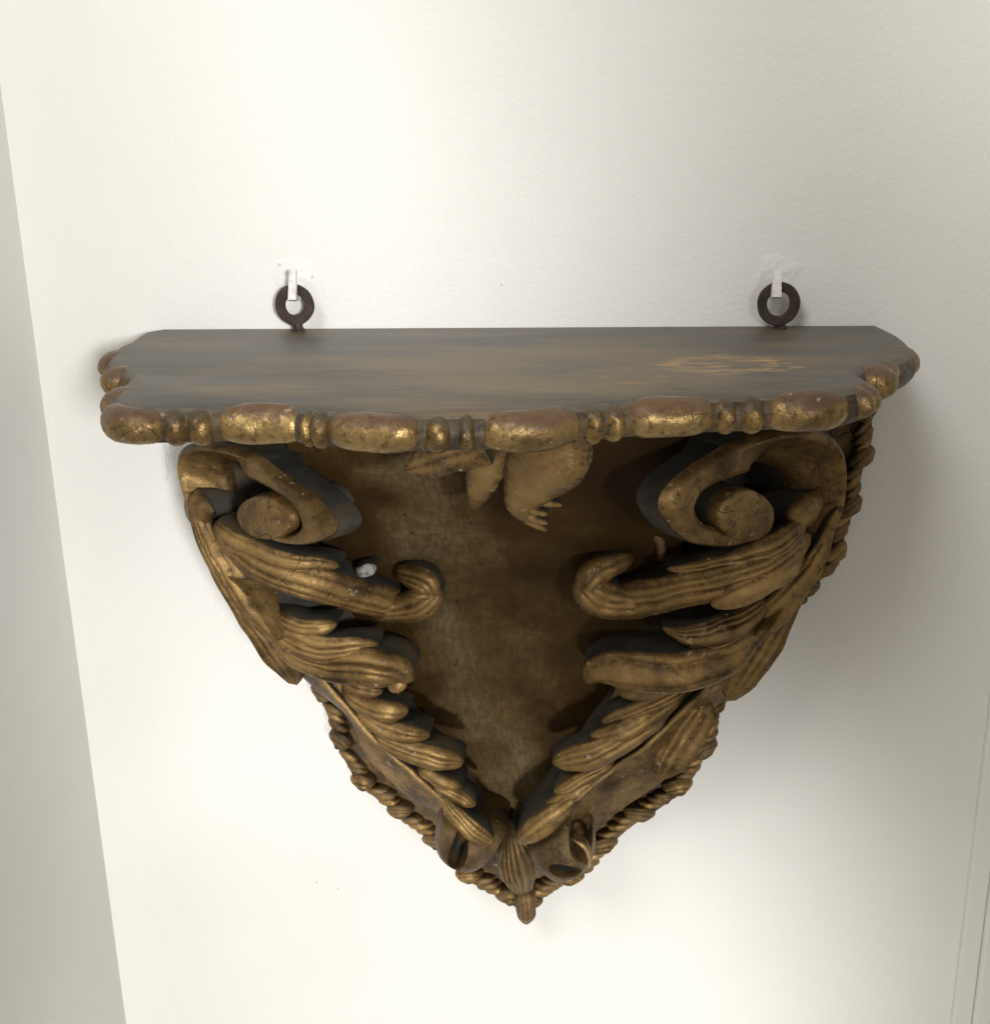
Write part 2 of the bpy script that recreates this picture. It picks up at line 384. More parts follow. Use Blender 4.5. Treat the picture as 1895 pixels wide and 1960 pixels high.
bigs = [(220, 318), (410, 588), (638, 811), (914, 1105), (1191, 1366), (1460, 1610)]
for k, (x0, x1) in enumerate(bigs):
    bead(at_px(x0), at_px(x1), ro=0.0062+random.uniform(-.0005, .0004), rz=0.0062+random.uniform(-.0003, .0005), off=0.0022, zc=-0.0060, pe=random.uniform(3.0, 4.0))
    if k < 5:
        a, b_ = x1-4, bigs[k+1][0]+4; m_ = (a+b_)/2+random.uniform(-4, 4)
        for u0, u1 in ((a, m_+1), (m_-1, b_)):
            bead(at_px(u0), at_px(u1), ro=0.0053+random.uniform(-.0004, .0003), rz=0.0057, off=0.0019, zc=-0.0067, pe=2.0, pw=0.6, n=18, mt=RIMTHIN)

def near(x, y):
    return min(range(len(pth)), key=lambda i: (ppx[i][0]-x)**2+(ppx[i][1]-y)**2)
def ball(px, py, rx, ry, rz, z=-0.0056, name="gadroon", mt=None, rot=0):
    c = PZ(px, py, ZT) + Vector((0, 0, z)); vs = []; fs = []; n = 12; mm = 18
    for a in range(n+1):
        ph = math.pi*a/n
        for b_ in range(mm):
            th = 2*math.pi*b_/mm
            x = rx*math.sin(ph)*math.cos(th); y = ry*math.sin(ph)*math.sin(th)
            v = c + Vector((x*math.cos(rot)-y*math.sin(rot), x*math.sin(rot)+y*math.cos(rot), rz*math.cos(ph)))
            vs.append(wob(v, 0.0006, 90))
    for a in range(n):
        for b_ in range(mm):
            fs.append([a*mm+b_, (a+1)*mm+b_, (a+1)*mm+(b_+1) % mm, a*mm+(b_+1) % mm])
    return link(name, vs, fs, mt or RIMG, root)
# beads on the returning ends of the shelf
ball(226, 672, 0.0085, 0.012, 0.0058, rot=0.25)
ball(236, 702, 0.0088, 0.0078, 0.0060)
ball(242, 742, 0.0090, 0.0105, 0.0062)
ball(1722, 664, 0.0078, 0.0135, 0.0058, rot=-0.2)
ball(1696, 690, 0.0048, 0.0085, 0.0054, rot=-0.7)
ball(1709, 681, 0.0048, 0.0085, 0.0054, rot=-0.7)
ball(1676, 700, 0.0080, 0.0090, 0.0061, rot=0.2)
ball(1646, 727, 0.0050, 0.0105, 0.0057, rot=0.35)
ball(1630, 735, 0.0050, 0.0105, 0.0057, rot=0.5)
ball(1700, 636, 0.0045, 0.008, 0.0045, rot=0.5)
ball(262, 652, 0.0045, 0.010, 0.0045, rot=-0.7)

# hanging rings ---------------------------------------------------------
def tube(vs, fs, pts, rad, mm=10, flat=1.0):
    base = len(vs); n = len(pts)
    for i, p in enumerate(pts):
        a = pts[max(0, i-1)]; b_ = pts[min(n-1, i+1)]; t = (b_-a).normalized()
        up = Vector((0, 0, 1)) if abs(t.z) < 0.9 else Vector((1, 0, 0))
        s = t.cross(up).normalized(); q = s.cross(t)
        r = rad[i] if isinstance(rad, (list, tuple)) else rad
        for k in range(mm):
            th = 2*math.pi*k/mm; vs.append(p + s*math.cos(th)*r + q*math.sin(th)*r*flat)
    for i in range(n-1):
        for k in range(mm):
            fs.append([base+i*mm+k, base+(i+1)*mm+k, base+(i+1)*mm+(k+1) % mm, base+i*mm+(k+1) % mm])
    fs.append([base+k for k in range(mm)][::-1]); fs.append([base+(n-1)*mm+k for k in range(mm)])

def hang_ring(px, py, ro_px, ri_px, sx, sy):
    d = 0.007; c = P(px, py, d); k = (P(px+10, py, d)-c).length/10
    ro, ri = ro_px*k, ri_px*k; th = 0.0011; vs = []; fs = []; n = 40
    prof = [(ri, -th*.6), (ri+.0004, -th), (ro-.0004, -th), (ro, -th*.5), (ro, th*.5), (ro-.0004, th), (ri+.0004, th), (ri, th*.6)]
    for i in range(n):
        a = 2*math.pi*i/n
        for r, y in prof:
            v = c + Vector((math.cos(a)*r, y, math.sin(a)*r*1.04)); vs.append(wob(v, 0.0004, 150))
    K = len(prof)
    for i in range(n):
        for j in range(K):
            fs.append([i*K+j, ((i+1) % n)*K+j, ((i+1) % n)*K+(j+1) % K, i*K+(j+1) % K])
    s = P(sx, sy, d); s.z = ZT-0.004
    tube(vs, fs, [s, Vector((s.x, s.y, ZT+0.0004)), Vector((s.x, s.y, ZT+0.0012)), Vector((c.x+(s.x-c.x)*.6, c.y, c.z-ro*0.93))], [0.0024, 0.0030, 0.0021, 0.0023], 10)
    o = link("hanging_ring", vs, fs, IRON, root); return sharp(o, 35)
hang_ring(564, 583, 37, 18.5, 571, 622)
hang_ring(1490, 581, 41, 22.5, 1494, 620)

# hooks in the wall -----------------------------------------------------
def hook(px, ytop, ybot, hw, lean, label):
    vs = []; fs = []
    d = 0.0115
    a = P(px+lean, ybot, d); b_ = P(px, ytop, d-0.002); k = (P(px+10, ybot, d)-a).length/10*hw
    pts = [Vector((a.x, 0.004, a.z+0.0003)), Vector((a.x, -d+0.002, a.z)), a, a.lerp(b_, 0.5), b_]
    n = len(pts)
    # square bent strip
    for i, p in enumerate(pts):
        t = (pts[min(n-1, i+1)]-pts[max(0, i-1)]).normalized(); s = Vector((1, 0, 0)); q = t.cross(s).normalized()
        kk = k*(1.12 if i == 2 else (0.9 if i == n-1 else 1))
        for u, v in ((-1, -1), (1, -1), (1, 1), (-1, 1)): vs.append(p + s*u*kk + q*v*k*0.75)
    for i in range(n-1):
        for j in range(4): fs.append([i*4+j, (i+1)*4+j, (i+1)*4+(j+1) % 4, i*4+(j+1) % 4])
    fs.append([0, 1, 2, 3]); fs.append([(n-1)*4+j for j in range(4)])
    o = bpy.data.objects.new("wall_hook", None); sc.collection.objects.link(o); o.location = (a.x, 0, a.z)
    tag(o, label, "hook", "white painted hooks in the wall")
    link("shank", vs, fs, WHITE, o, smooth=False)
    # ragged filler where the hook enters the wall
    vs = []; fs = []; c = P(px, ytop+8, 0.0)
    n, mm = 5, 22
    for i in range(n+1):
        for j in range(mm):
            th = 2*math.pi*j/mm; r = 0.0105*i/n*(1+0.35*noise.noise(Vector((math.cos(th)*1.5+px, math.sin(th)*1.5, 0))))
            h = 0.0008*(1-(i/n)**1.5)*(0.3+1.6*abs(noise.noise(Vector((c.x+math.cos(th)*r, c.z+math.sin(th)*r, 0))*350))) + (0.00004 if i == n else 0.0)
            if i == n: h = -0.0003
            vs.append(Vector((c.x+math.cos(th)*r, -h, c.z+math.sin(th)*r*0.9)))
    for i in range(n):
        for j in range(mm): fs.append([i*mm+j, (i+1)*mm+j, (i+1)*mm+(j+1) % mm, i*mm+(j+1) % mm])
    link("filler_patch", vs, fs, WALL, o)
hook(561, 516, 572, 6.3, -1, "white painted hook holding the smaller iron ring, left end of shelf")
hook(1487, 518, 566, 7.6, -1, "white painted hook holding the larger iron ring, right end of shelf")

# lobes ------------------------------------------------------------------
def lobe(pts, crown=0.45, grooves=2.0, gdepth=0.12, back=(0, 0.014, 0), tip=0.22, base=0.10, nrm_=(0, -1, 0.1), tilt=0.0,
         name="leaf_lobe", mats=None, n=30, mm=19, world=False, parent=None, skew=0.0, root_sink=0.008, under=0.68):
    mats = mats or [GOLD, DARK]
    P3 = []
    for p in pts:
        if world: P3.append(p)
        else:
            c = P(p[0], p[1], p[2]); k = (P(p[0]+10, p[1], p[2])-c).length/10
            P3.append((c.x, c.y, c.z, p[3]*k))
    S = spline(P3, n); vs = []; fs = []; idx = []
    bk = Vector(back); Nn = Vector(nrm_).normalized()
    if grooves: mm = max(mm, int((grooves+1)*9)|1)
    row = mm*2; seed = random.random()*6; rub = []
    for i, (x, y, z, hw) in enumerate(S):
        t = i/(n-1); c = Vector((x, y, z)); sk = max(0, 1-t/0.28) if root_sink else 0
        c.y += root_sink*sk*sk
        a = Vector(S[max(0, i-1)][:3]); b_ = Vector(S[min(n-1, i+1)][:3]); T = (b_-a).normalized()
        nn = (Nn - T*Nn.dot(T)).normalized(); s = T.cross(nn).normalized()
        if tilt: q = Matrix.Rotation(tilt, 3, T); nn = q @ nn; s = q @ s
        e = 1.0
        if t > 1-tip: e = math.sqrt(max(0.0004, 1-((t-(1-tip))/tip)**2))
        if base and t < base: e *= math.sqrt(max(0.0004, 1-((base-t)/base)**2))
        h = hw*max(e, 0.02)
        fade = min(1, 4*(t+0.05))*min(1, (1-t)/0.25)
        line = []; bump_ = 0.0009*noise.noise(Vector((t*6+seed, seed, 0)))
        for j in range(mm):
            u = -1+2*j/(mm-1)
            cr = crown*h*(max(0, 1-abs(u)**2.2))**0.75
            ph = (grooves+1)*(u*0.5+0.5) + 0.34*math.sin(2.6*u+seed) + 0.16*math.sin(4*t+2*seed+u)
            val = abs(math.sin(math.pi*ph))**0.85
            gl = min(1, max(0, 0.75+0.9*noise.noise(Vector((round(ph)*3.1+seed, t*2.5, seed)))))
            g = -1.5*gdepth*hw*fade*gl*(1-val)*(1-abs(u)**6) if grooves else 0
            rub.append(max(0, (val if grooves else 1)*(1-abs(u)**3)-0.35)/0.65*min(1, 3*(1-t)+0.25)*min(1, t*3+.2))
            v = c + s*(u*h*(1+0.05*noise.noise(Vector((t*9+seed, u, 1)))) + skew*h*(1-u*u)) + nn*(cr+g+bump_)
            line.append(wob(v, 0.0005, 130))
        vs += line
        vs += [c + (p-c)*under + bk for p in line]; rub += [0.0]*mm
    for i in range(n-1):
        for j in range(mm-1):
            A = i*row+j
            fs.append([A, A+row, A+row+1, A+1]); idx.append(0)
            fs.append([A+mm, A+mm+1, A+row+mm+1, A+row+mm]); idx.append(1)
        for j in (0, mm-1):
            A = i*row+j; fs.append([A, A+row, A+row+mm, A+mm]); idx.append(1)
    for i in (0, n-1):
        for j in range(mm-1):
            A = i*row+j; fs.append([A, A+1, A+mm+1, A+mm]); idx.append(1)
    o = link(name, vs, fs, mats, parent or root, idx)
    at = o.data.attributes.new('rub', 'FLOAT', 'POINT'); at.data.foreach_set('value', rub)
    return sharp(o, 60)

def slab(rows, dback, name, mats, bk=None, nu=25, nv=70, split=None):
    """carved body: rows of (outer, mid.., inner) front points lofted smoothly, then carried straight back"""
    W = [[P(*q) for q in r] for r in rows]
    cols = [spline([tuple(r[k]) for r in W], nv) for k in range(len(W[0]))]
    vs = []; fs = []; idx = []
    for i in range(nv):
        line = [Vector(p) for p in spline([c[i] for c in cols], nu)]
        vs += [wob(v, 0.0006, 60) for v in line]
    base = len(vs)
    for v in list(vs): vs.append(Vector((v.x, -dback, v.z)) if not bk else v + Vector(bk))
    for i in range(nv-1):
        for j in range(nu-1):
            A = i*nu+j; fs.append([A, A+nu, A+nu+1, A+1]); idx.append(1 if split and j/nu > split[0] and i/nv < split[1] else 0)
            fs.append([base+A, base+A+1, base+A+nu+1, base+A+nu]); idx.append(1)
        for j in (0, nu-1):
            A = i*nu+j; fs.append([A, A+nu, base+A+nu, base+A]); idx.append(1)
    for i in (0, nv-1):
        for j in range(nu-1):
            A = i*nu+j; fs.append([A, A+1, base+A+1, base+A]); idx.append(1)
    return sharp(link(name, vs, fs, mats, root, idx), 55)

# back plate ---------------------------------------------------------------
plateR = [(1668, 770), (1664, 850), (1648, 905), (1638, 960), (1622, 1005), (1597, 1080), (1562, 1115), (1522, 1165), (1482, 1205), (1440, 1260),
          (1385, 1338), (1366, 1410), (1340, 1462), (1312, 1505), (1262, 1545), (1195, 1590), (1128, 1660), (1085, 1688), (1030, 1722)]
plateC = [(1006, 1742)]
plateL = [(975, 1726), (925, 1698), (880, 1668), (832, 1615), (785, 1575), (700, 1508), (668, 1466), (645, 1410), (612, 1330), (560, 1240), (500, 1120), (440, 1000), (400, 900), (375, 790)]
def back_plate():
    out = [P(x, y, 0.008) for x, y in plateR+plateC+plateL]
    out = [Vector(p) for p in spline(out, 160)]
    n = len(out); vs = [Vector((p.x, -0.0095, p.z)) for p in out] + [Vector((p.x, 0.0005, p.z)) for p in out]
    fs = [list(range(n)), list(range(n, 2*n))[::-1]] + [[i, (i+1) % n, n+(i+1) % n, n+i] for i in range(n)]
    link("back_plate", vs, fs, DUST, root, smooth=False)
back_plate()

def rope(poly, band, side, seed):
    """slanting leaf-like gadroons along the back plate's edge: one broad, three narrow, repeated"""
    rnd = random.Random(seed)
    P2 = spline([(x, y, 0) for x, y in poly], 600)
    L = 0; nxt = 6; k = 0
    for a, b_ in zip(P2, P2[1:]):
        dl = math.dist(a[:2], b_[:2]); L += dl
        if L < nxt: continue
        tx, ty = -(b_[0]-a[0])/dl, -(b_[1]-a[1])/dl            # up along the edge
        nx, ny = (-ty, tx)
        if nx*side < 0: nx, ny = -nx, -ny
        big = k % 4 == 0
        dx, dy = tx*0.80+nx*0.6, ty*0.80+ny*0.6
        ln = band*(1.0 if big else 0.9)*rnd.uniform(.93, 1.07); o = (8 if big else 3)+rnd.uniform(-2, 3)
        x1, y1 = a[0]+nx*o+tx*10, a[1]+ny*o+ty*10
        hw = (15.5 if big else 7.6)*rnd.uniform(.85, 1.15); h = 0.0160 if big else 0.0140
        pts = [(x1-dx*ln, y1-dy*ln, 0.0105, hw*0.7), (x1-dx*ln*.55, y1-dy*ln*.55+3, h, hw), (x1-dx*ln*.2, y1-dy*ln*.2+2, h-.001, hw*1.05), (x1, y1, 0.0095, hw*.8)]
        lobe(pts, crown=0.34 if big else 0.45, grooves=1 if big else 0, gdepth=0.10, back=(0, 0.010, 0), tip=0.4, base=0.25, name="edge_gadroon", mats=[DUST if k % 3 else GOLD, DUST], n=14, mm=11)
        nxt = L + (31 if big else (25 if k % 4 == 3 else 16))*rnd.uniform(.88, 1.12); k += 1
rope(plateR+[(1014, 1736)], 62, 1, 3)
rope(plateL[:10][::-1]+[(1000, 1736)], 54, -1, 5)

# panel -----------------------------------------------------------------
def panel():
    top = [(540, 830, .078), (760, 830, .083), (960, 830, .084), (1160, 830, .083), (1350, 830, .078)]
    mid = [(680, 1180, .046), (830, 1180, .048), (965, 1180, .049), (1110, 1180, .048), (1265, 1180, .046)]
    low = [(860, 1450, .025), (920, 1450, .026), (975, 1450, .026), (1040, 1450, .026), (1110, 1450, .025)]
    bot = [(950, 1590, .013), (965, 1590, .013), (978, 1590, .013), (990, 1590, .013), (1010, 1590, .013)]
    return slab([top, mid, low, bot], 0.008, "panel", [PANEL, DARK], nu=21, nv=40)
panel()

# volutes ---------------------------------------------------------------
def volute(s, outer, inner, eye, er, tilt, lump):
    nv = Vector((0.634*s, -0.773, 0)).normalized()     # face normal
    bk = -nv*0.030
    n = 150
    O = [Vector(p) for p in spline([tuple(PV(x, y, s)) for x, y in outer], n)]
    I = [Vector(p) for p in spline([tuple(PV(x, y, s)) for x, y in inner], n)]
    prof = [(0.0, -1.0), (0.0, -0.20), (0.025, -0.095), (0.08, -0.025), (0.16, 0.01), (0.22, -0.005), (0.27, -0.06), (0.38, -0.16), (0.52, -0.27), (0.68, -0.34), (0.84, -0.40), (0.94, -0.47), (1.0, -0.56), (1.0, -1.0)]
    # toward the spiral's end the channel becomes a flat band
    vs = []; fs = []; idx = []; K = len(prof)
    for i in range(n):
        t = i/(n-1); flat = min(1, max(0, (t-0.50)/0.16)); flat = flat*flat*(3-2*flat)
        rise = min(1, t/0.30); rise = rise*rise*(3-2*rise)       # the strap grows out of the leaf
        for u, h in prof:
            hh = h*(1-flat) + (-0.01-0.13*abs(2*u-1)**3.5 if 0.02 < u < 0.95 else (-0.08 if u > 0.5 else h*0.5))*flat
            v = O[i].lerp(I[i], u if t > 0.3 else u*(0.18+0.82*rise))
            if h > -0.99: v = wob(v + nv*(0.034*hh*(0.25+0.75*rise)) - nv*0.004*(1-rise), 0.0005, 60)
            else: v = v - nv*(0.004 + 0.005*(1-rise) + 0.040*rise*(1-0.74*flat))
            vs.append(v)
    for i in range(n-1):
        for j in range(K-1):
            fs.append([i*K+j, (i+1)*K+j, (i+1)*K+j+1, i*K+j+1]); idx.append(1 if j in (0, K-2) and i > n*0.27 else 0)
        fs.append([i*K, i*K+K-1, (i+1)*K+K-1, (i+1)*K]); idx.append(1)
    for i in (0, n-1): fs.append([i*K+j for j in range(K)]); idx.append(1)
    sharp(link("scroll", vs, fs, [GOLD, DARK], root, idx), 45)
    # eye
    vs = []; fs = []; idx = []; mm = 36
    rings = [(1.0, -0.030), (1.0, -0.006), (0.985, -0.0022), (0.95, -0.0006), (0.88, 0.0), (0.6, 0.0003), (0.3, 0.0006), (0.02, 0.0008)]
    for r, h in rings:
        for j in range(mm):
            a = 2*math.pi*j/mm; x = er[0]*math.cos(a)*r; y = er[1]*math.sin(a)*r
            v = PV(eye[0]+x*math.cos(tilt)-y*math.sin(tilt), eye[1]+x*math.sin(tilt)+y*math.cos(tilt), s) + nv*h
            vs.append(wob(v, 0.0005, 70))
    for i in range(len(rings)-1):
        for j in range(mm): fs.append([i*mm+j, (i+1)*mm+j, (i+1)*mm+(j+1) % mm, i*mm+(j+1) % mm]); idx.append(1 if i == 0 else 0)
    fs.append([(len(rings)-1)*mm+j for j in range(mm)]); idx.append(0)
    sharp(link("scroll_eye", vs, fs, [GOLD, DARK], root, idx), 50)
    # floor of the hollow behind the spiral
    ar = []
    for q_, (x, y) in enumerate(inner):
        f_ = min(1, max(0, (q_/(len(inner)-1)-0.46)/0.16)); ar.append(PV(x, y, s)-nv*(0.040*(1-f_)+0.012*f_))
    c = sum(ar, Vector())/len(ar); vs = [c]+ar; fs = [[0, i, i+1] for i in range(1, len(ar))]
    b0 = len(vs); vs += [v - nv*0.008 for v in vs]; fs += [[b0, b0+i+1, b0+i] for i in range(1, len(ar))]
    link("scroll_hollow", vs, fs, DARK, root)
    # the lump beside the eye
    (x0, y0), (x1, y1), wpx = lump
    q = [PV(x0, y0, s, -.012), PV((x0+x1)/2, (y0+y1)/2, s, -.004), PV(x1, y1, s, -.006)]
    k = (PV(x0+10, y0, s)-PV(x0, y0, s)).length/10
    lobe([(*p, wpx*k*f) for p, f in zip(q, (.8, 1, .9))], crown=0.6, grooves=0, back=tuple(bk*0.6), tip=.4, base=.3, nrm_=tuple(nv), world=True, name="leaf_bud")

volute(1, [(1478, 1230), (1526, 1153), (1554, 1111), (1582, 1066), (1617, 997), (1627, 955), (1630, 903), (1620, 858), (1600, 832), (1560, 818), (1500, 820), (1440, 838), (1373, 870), (1321, 904), (1283, 937), (1271, 969), (1282, 999), (1304, 1025), (1339, 1045), (1391, 1052), (1436, 1045), (1468, 1024)],
          [(1462, 1226), (1500, 1140), (1520, 1100), (1540, 1055), (1563, 1008), (1572, 965), (1570, 935), (1556, 916), (1530, 906), (1495, 902), (1460, 903), (1430, 909), (1398, 920), (1368, 934), (1348, 953), (1339, 973), (1345, 993), (1358, 1006), (1378, 1013), (1398, 1015), (1415, 1015), (1430, 1012)],
          (1432, 989), (56, 52), 0.0, ((1565, 965), (1505, 998), 24))
volute(-1, [(512, 1234), (462, 1150), (422, 1104), (394, 1064), (366, 999), (351, 958), (338, 918), (332, 885), (336, 862), (352, 851), (400, 852), (456, 866), (493, 883), (537, 914), (580, 946), (614, 977), (632, 1008), (626, 1028), (599, 1042), (558, 1047), (518, 1038), (485, 1020)],
          [(524, 1228), (476, 1140), (440, 1092), (418, 1050), (400, 1008), (385, 975), (373, 935), (370, 910), (376, 900), (395, 900), (425, 908), (475, 921), (505, 936), (530, 953), (552, 974), (567, 996), (566, 1014), (552, 1024), (538, 1027), (525, 1024), (515, 1018), (508, 1010)],
          (503, 992), (55, 43), 0.25, ((372, 968), (408, 994), 24))

# console bodies ----------------------------------------------------------
slab([[(1585, 1015, .054), (1480, 1046, .062), (1300, 1062, .052)], [(1550, 1120, .058), (1440, 1140, .058), (1240, 1140, .038)],
      [(1478, 1225, .050), (1390, 1230, .056), (1195, 1225, .044)], [(1392, 1330, .044), (1300, 1330, .054), (1180, 1315, .044)],
      [(1332, 1390, .040), (1215, 1400, .053), (1128, 1400, .044)], [(1300, 1469, .037), (1150, 1470, .050), (1085, 1460, .042)],
      [(1200, 1543, .035), (1092, 1530, .047), (1045, 1520, .040)], [(1141, 1592, .034), (1050, 1580, .046), (1000, 1578, .038)],
      [(1100, 1640, .034), (1040, 1640, .043), (990, 1610, .036)]], 0.010, "console", [GOLD, DARK], split=(0.2, 0.40))
slab([[(380, 1000, .054), (470, 1036, .062), (610, 1056, .052)], [(424, 1106, .060), (540, 1140, .058), (690, 1140, .038)],
      [(498, 1215, .050), (580, 1230, .056), (735, 1225, .044)], [(596, 1312, .044), (660, 1330, .054), (750, 1315, .044)],
      [(666, 1375, .040), (720, 1390, .053), (805, 1395, .044)], [(708, 1455, .037), (775, 1460, .050), (860, 1455, .042)],
      [(785, 1528, .035), (840, 1515, .047), (895, 1515, .040)], [(842, 1560, .034), (890, 1570, .046), (940, 1578, .038)],
      [(865, 1610, .034), (905, 1630, .043), (955, 1610, .036)]], 0.010, "console", [GOLD, DARK], split=(0.2, 0.40))

# leaves: right ------------------------------------------------------------
UPR = (0.05, -1, 0.35)
def L(pts, **k): return lobe(pts, **k)
# outer wing of the leaf ending in a point
L([(1612, 985, .066, 8), (1570, 1060, .066, 16), (1510, 1150, .062, 26), (1462, 1235, .055, 36), (1420, 1300, .050, 30), (1392, 1342, .046, 20)], crown=.25, grooves=2 , gdepth=.10, tip=.15, back=(0, .02, 0))
# tier one
L([(1545, 1010, .072, 20), (1470, 1055, .082, 30), (1380, 1080, .086, 20), (1318, 1088, .082, 13), (1276, 1089, .078, 9)], crown=.45, grooves=2, gdepth=.14, tilt=-.1)
L([(1560, 1035, .072, 16), (1480, 1085, .083, 32), (1390, 1115, .088, 34), (1310, 1130, .082, 36), (1230, 1145, .068, 38), (1165, 1152, .063, 34), (1120, 1135, .060, 22)], crown=.42, grooves=2 , gdepth=.14, tip=.2, back=(0, .022, 0))
L([(1545, 1070, .070, 12), (1490, 1100, .082, 26), (1420, 1135, .090, 28), (1362, 1160, .088, 22)], crown=.45, grooves=2, gdepth=.10, tip=.3)
# tier one curl
L([(1265, 1160, .066, 22), (1215, 1158, .066, 30), (1160, 1150, .070, 38), (1122, 1128, .074, 36), (1108, 1100, .070, 24)], crown=.55, grooves=2, gdepth=.10, tip=.35, back=(0, .02, 0), name="leaf_curl", base=.1)
L([(1215, 1075, .064, 18), (1165, 1085, .070, 24), (1130, 1108, .075, 32), (1118, 1138, .072, 26)], crown=.6, grooves=2, gdepth=.10, tip=.4, base=.3, name="leaf_curl")
L([(1215, 1008, .058, 8), (1246, 1016, .060, 11), (1264, 1040, .060, 11), (1266, 1075, .060, 10)], crown=.6, grooves=0, tip=.2, base=.2, name="leaf_curl", mats=[DUST, DARK])
L([(1598, 1010, .066, 10), (1555, 1085, .067, 22), (1490, 1165, .068, 30), (1440, 1215, .066, 26), (1405, 1262, .062, 16)], crown=.35, grooves=2 , gdepth=.12, back=(0, .02, 0))
# tier two
L([(1480, 1150, .068, 12), (1420, 1190, .076, 26), (1350, 1215, .078, 26), (1290, 1212, .074, 14), (1268, 1200, .072, 8)], crown=.45, grooves=2 , gdepth=.15)
L([(1470, 1175, .064, 12), (1420, 1220, .072, 24), (1370, 1242, .076, 20), (1318, 1240, .074, 12)], crown=.45, grooves=2, gdepth=.13)
L([(1470, 1190, .062, 14), (1400, 1255, .074, 34), (1320, 1285, .080, 40), (1240, 1288, .080, 42), (1175, 1282, .076, 38), (1138, 1290, .070, 28), (1124, 1310, .064, 14)], crown=.42, grooves=2 , gdepth=.13, tip=.14, back=(0, .022, 0))
# short lobes below
L([(1290, 1322, .062, 12), (1240, 1332, .064, 16), (1200, 1326, .062, 12), (1182, 1314, .060, 8)], crown=.4, grooves=0, mats=[DUST, DARK])
L([(1345, 1290, .056, 12), (1280, 1330, .062, 20), (1215, 1362, .064, 18), (1150, 1382, .060, 13)], crown=.5, grooves=2, gdepth=.12)
L([(1330, 1310, .055, 10), (1260, 1362, .062, 20), (1190, 1402, .064, 24), (1130, 1412, .060, 17)], crown=.5, grooves=1, gdepth=.08)
L([(1310, 1330, .054, 12), (1230, 1395, .062, 22), (1150, 1440, .064, 28), (1090, 1455, .060, 27), (1056, 1462, .055, 18)], crown=.5, grooves=2, gdepth=.12)
L([(1190, 1452, .056, 9), (1130, 1485, .058, 15), (1085, 1508, .056, 14), (1060, 1518, .053, 10)], crown=.5, grooves=1, gdepth=.1)
L([(1160, 1478, .054, 9), (1110, 1515, .056, 16), (1065, 1540, .054, 16), (1036, 1550, .050, 11)], crown=.5, grooves=1, gdepth=.1)
L([(1130, 1500, .054, 10), (1080, 1545, .056, 19), (1030, 1585, .055, 26), (992, 1612, .050, 18)], crown=.5, grooves=2, gdepth=.1)
# outer half: incised leaf flap and midrib
L([(1350, 1335, .049, 14), (1330, 1380, .046, 36), (1290, 1440, .044, 42), (1262, 1490, .042, 26)], crown=.12, grooves=3, gdepth=.06, tip=.3, back=(0, .008, 0))
L([(1420, 1262, .064, 4), (1330, 1340, .060, 6), (1240, 1425, .058, 6), (1150, 1490, .056, 6), (1060, 1565, .054, 5)], crown=.6, grooves=0, back=(0, .006, 0), name="leaf_rib", mm=9)

# leaves: left ---------------------------------------------------------------
L([(352, 955, .066, 8), (396, 1050, .066, 16), (450, 1140, .062, 22), (505, 1215, .056, 30), (545, 1270, .052, 30), (568, 1312, .047, 18)], crown=.25, grooves=2 , gdepth=.1, tip=.15, back=(0, .02, 0))
L([(400, 1010, .072, 16), (470, 1050, .080, 24), (550, 1078, .086, 20), (610, 1078, .084, 15), (650, 1085, .080, 12)], crown=.45, grooves=2, gdepth=.14)
L([(395, 1020, .072, 12), (460, 1065, .080, 24), (530, 1100, .086, 30), (610, 1120, .084, 34), (690, 1142, .072, 34), (760, 1156, .062, 32), (815, 1142, .058, 20)], crown=.42, grooves=3, gdepth=.13, tip=.2, back=(0, .022, 0))
L([(372, 985, .066, 10), (420, 1070, .067, 20), (478, 1150, .068, 28), (525, 1205, .067, 26), (575, 1255, .062, 16)], crown=.35, grooves=2 , gdepth=.12, back=(0, .02, 0))
L([(676, 1098, .072, 7), (694, 1094, .071, 11), (710, 1089, .070, 12), (720, 1084, .069, 9)], crown=.5, grooves=0, tip=.4, mats=[GESSO, DARK], name="chipped_tip")
L([(690, 1165, .064, 16), (740, 1170, .064, 22), (790, 1162, .068, 32), (825, 1142, .070, 32), (838, 1118, .066, 20)], crown=.55, grooves=2, gdepth=.10, tip=.35, base=.1, back=(0, .02, 0), name="leaf_curl")
L([(755, 1095, .062, 16), (785, 1103, .068, 24), (815, 1118, .072, 28), (832, 1142, .070, 22)], crown=.6, grooves=2, gdepth=.1, tip=.4, base=.3, name="leaf_curl")
L([(515, 1172, .066, 10), (570, 1200, .072, 18), (610, 1202, .073, 17), (646, 1193, .070, 10)], crown=.5, grooves=1, gdepth=.1)
L([(500, 1160, .066, 12), (545, 1215, .070, 26), (610, 1245, .076, 28), (680, 1240, .076, 22), (725, 1232, .072, 14)], crown=.4, grooves=2 , gdepth=.13)
L([(505, 1185, .062, 12), (550, 1240, .068, 26), (620, 1272, .074, 34), (700, 1278, .078, 38), (760, 1288, .074, 34), (785, 1305, .066, 20)], crown=.42, grooves=2 , gdepth=.13, tip=.16, back=(0, .022, 0))
L([(745, 1318, .066, 10), (762, 1312, .069, 17), (775, 1316, .067, 15)], crown=.6, grooves=0, tip=.45, base=.45, name="leaf_curl")
L([(640, 1300, .056, 10), (680, 1315, .061, 16), (712, 1322, .062, 14), (733, 1321, .060, 9)], crown=.5, grooves=1, gdepth=.1)
L([(645, 1312, .055, 10), (690, 1345, .060, 20), (740, 1362, .063, 23), (782, 1362, .059, 16)], crown=.5, grooves=1, gdepth=.1)
L([(668, 1350, .054, 10), (725, 1390, .060, 19), (780, 1405, .062, 19), (823, 1406, .058, 13)], crown=.5, grooves=1, gdepth=.1)
L([(700, 1395, .053, 10), (760, 1430, .060, 22), (825, 1450, .063, 24), (888, 1460, .058, 19)], crown=.5, grooves=2, gdepth=.12)
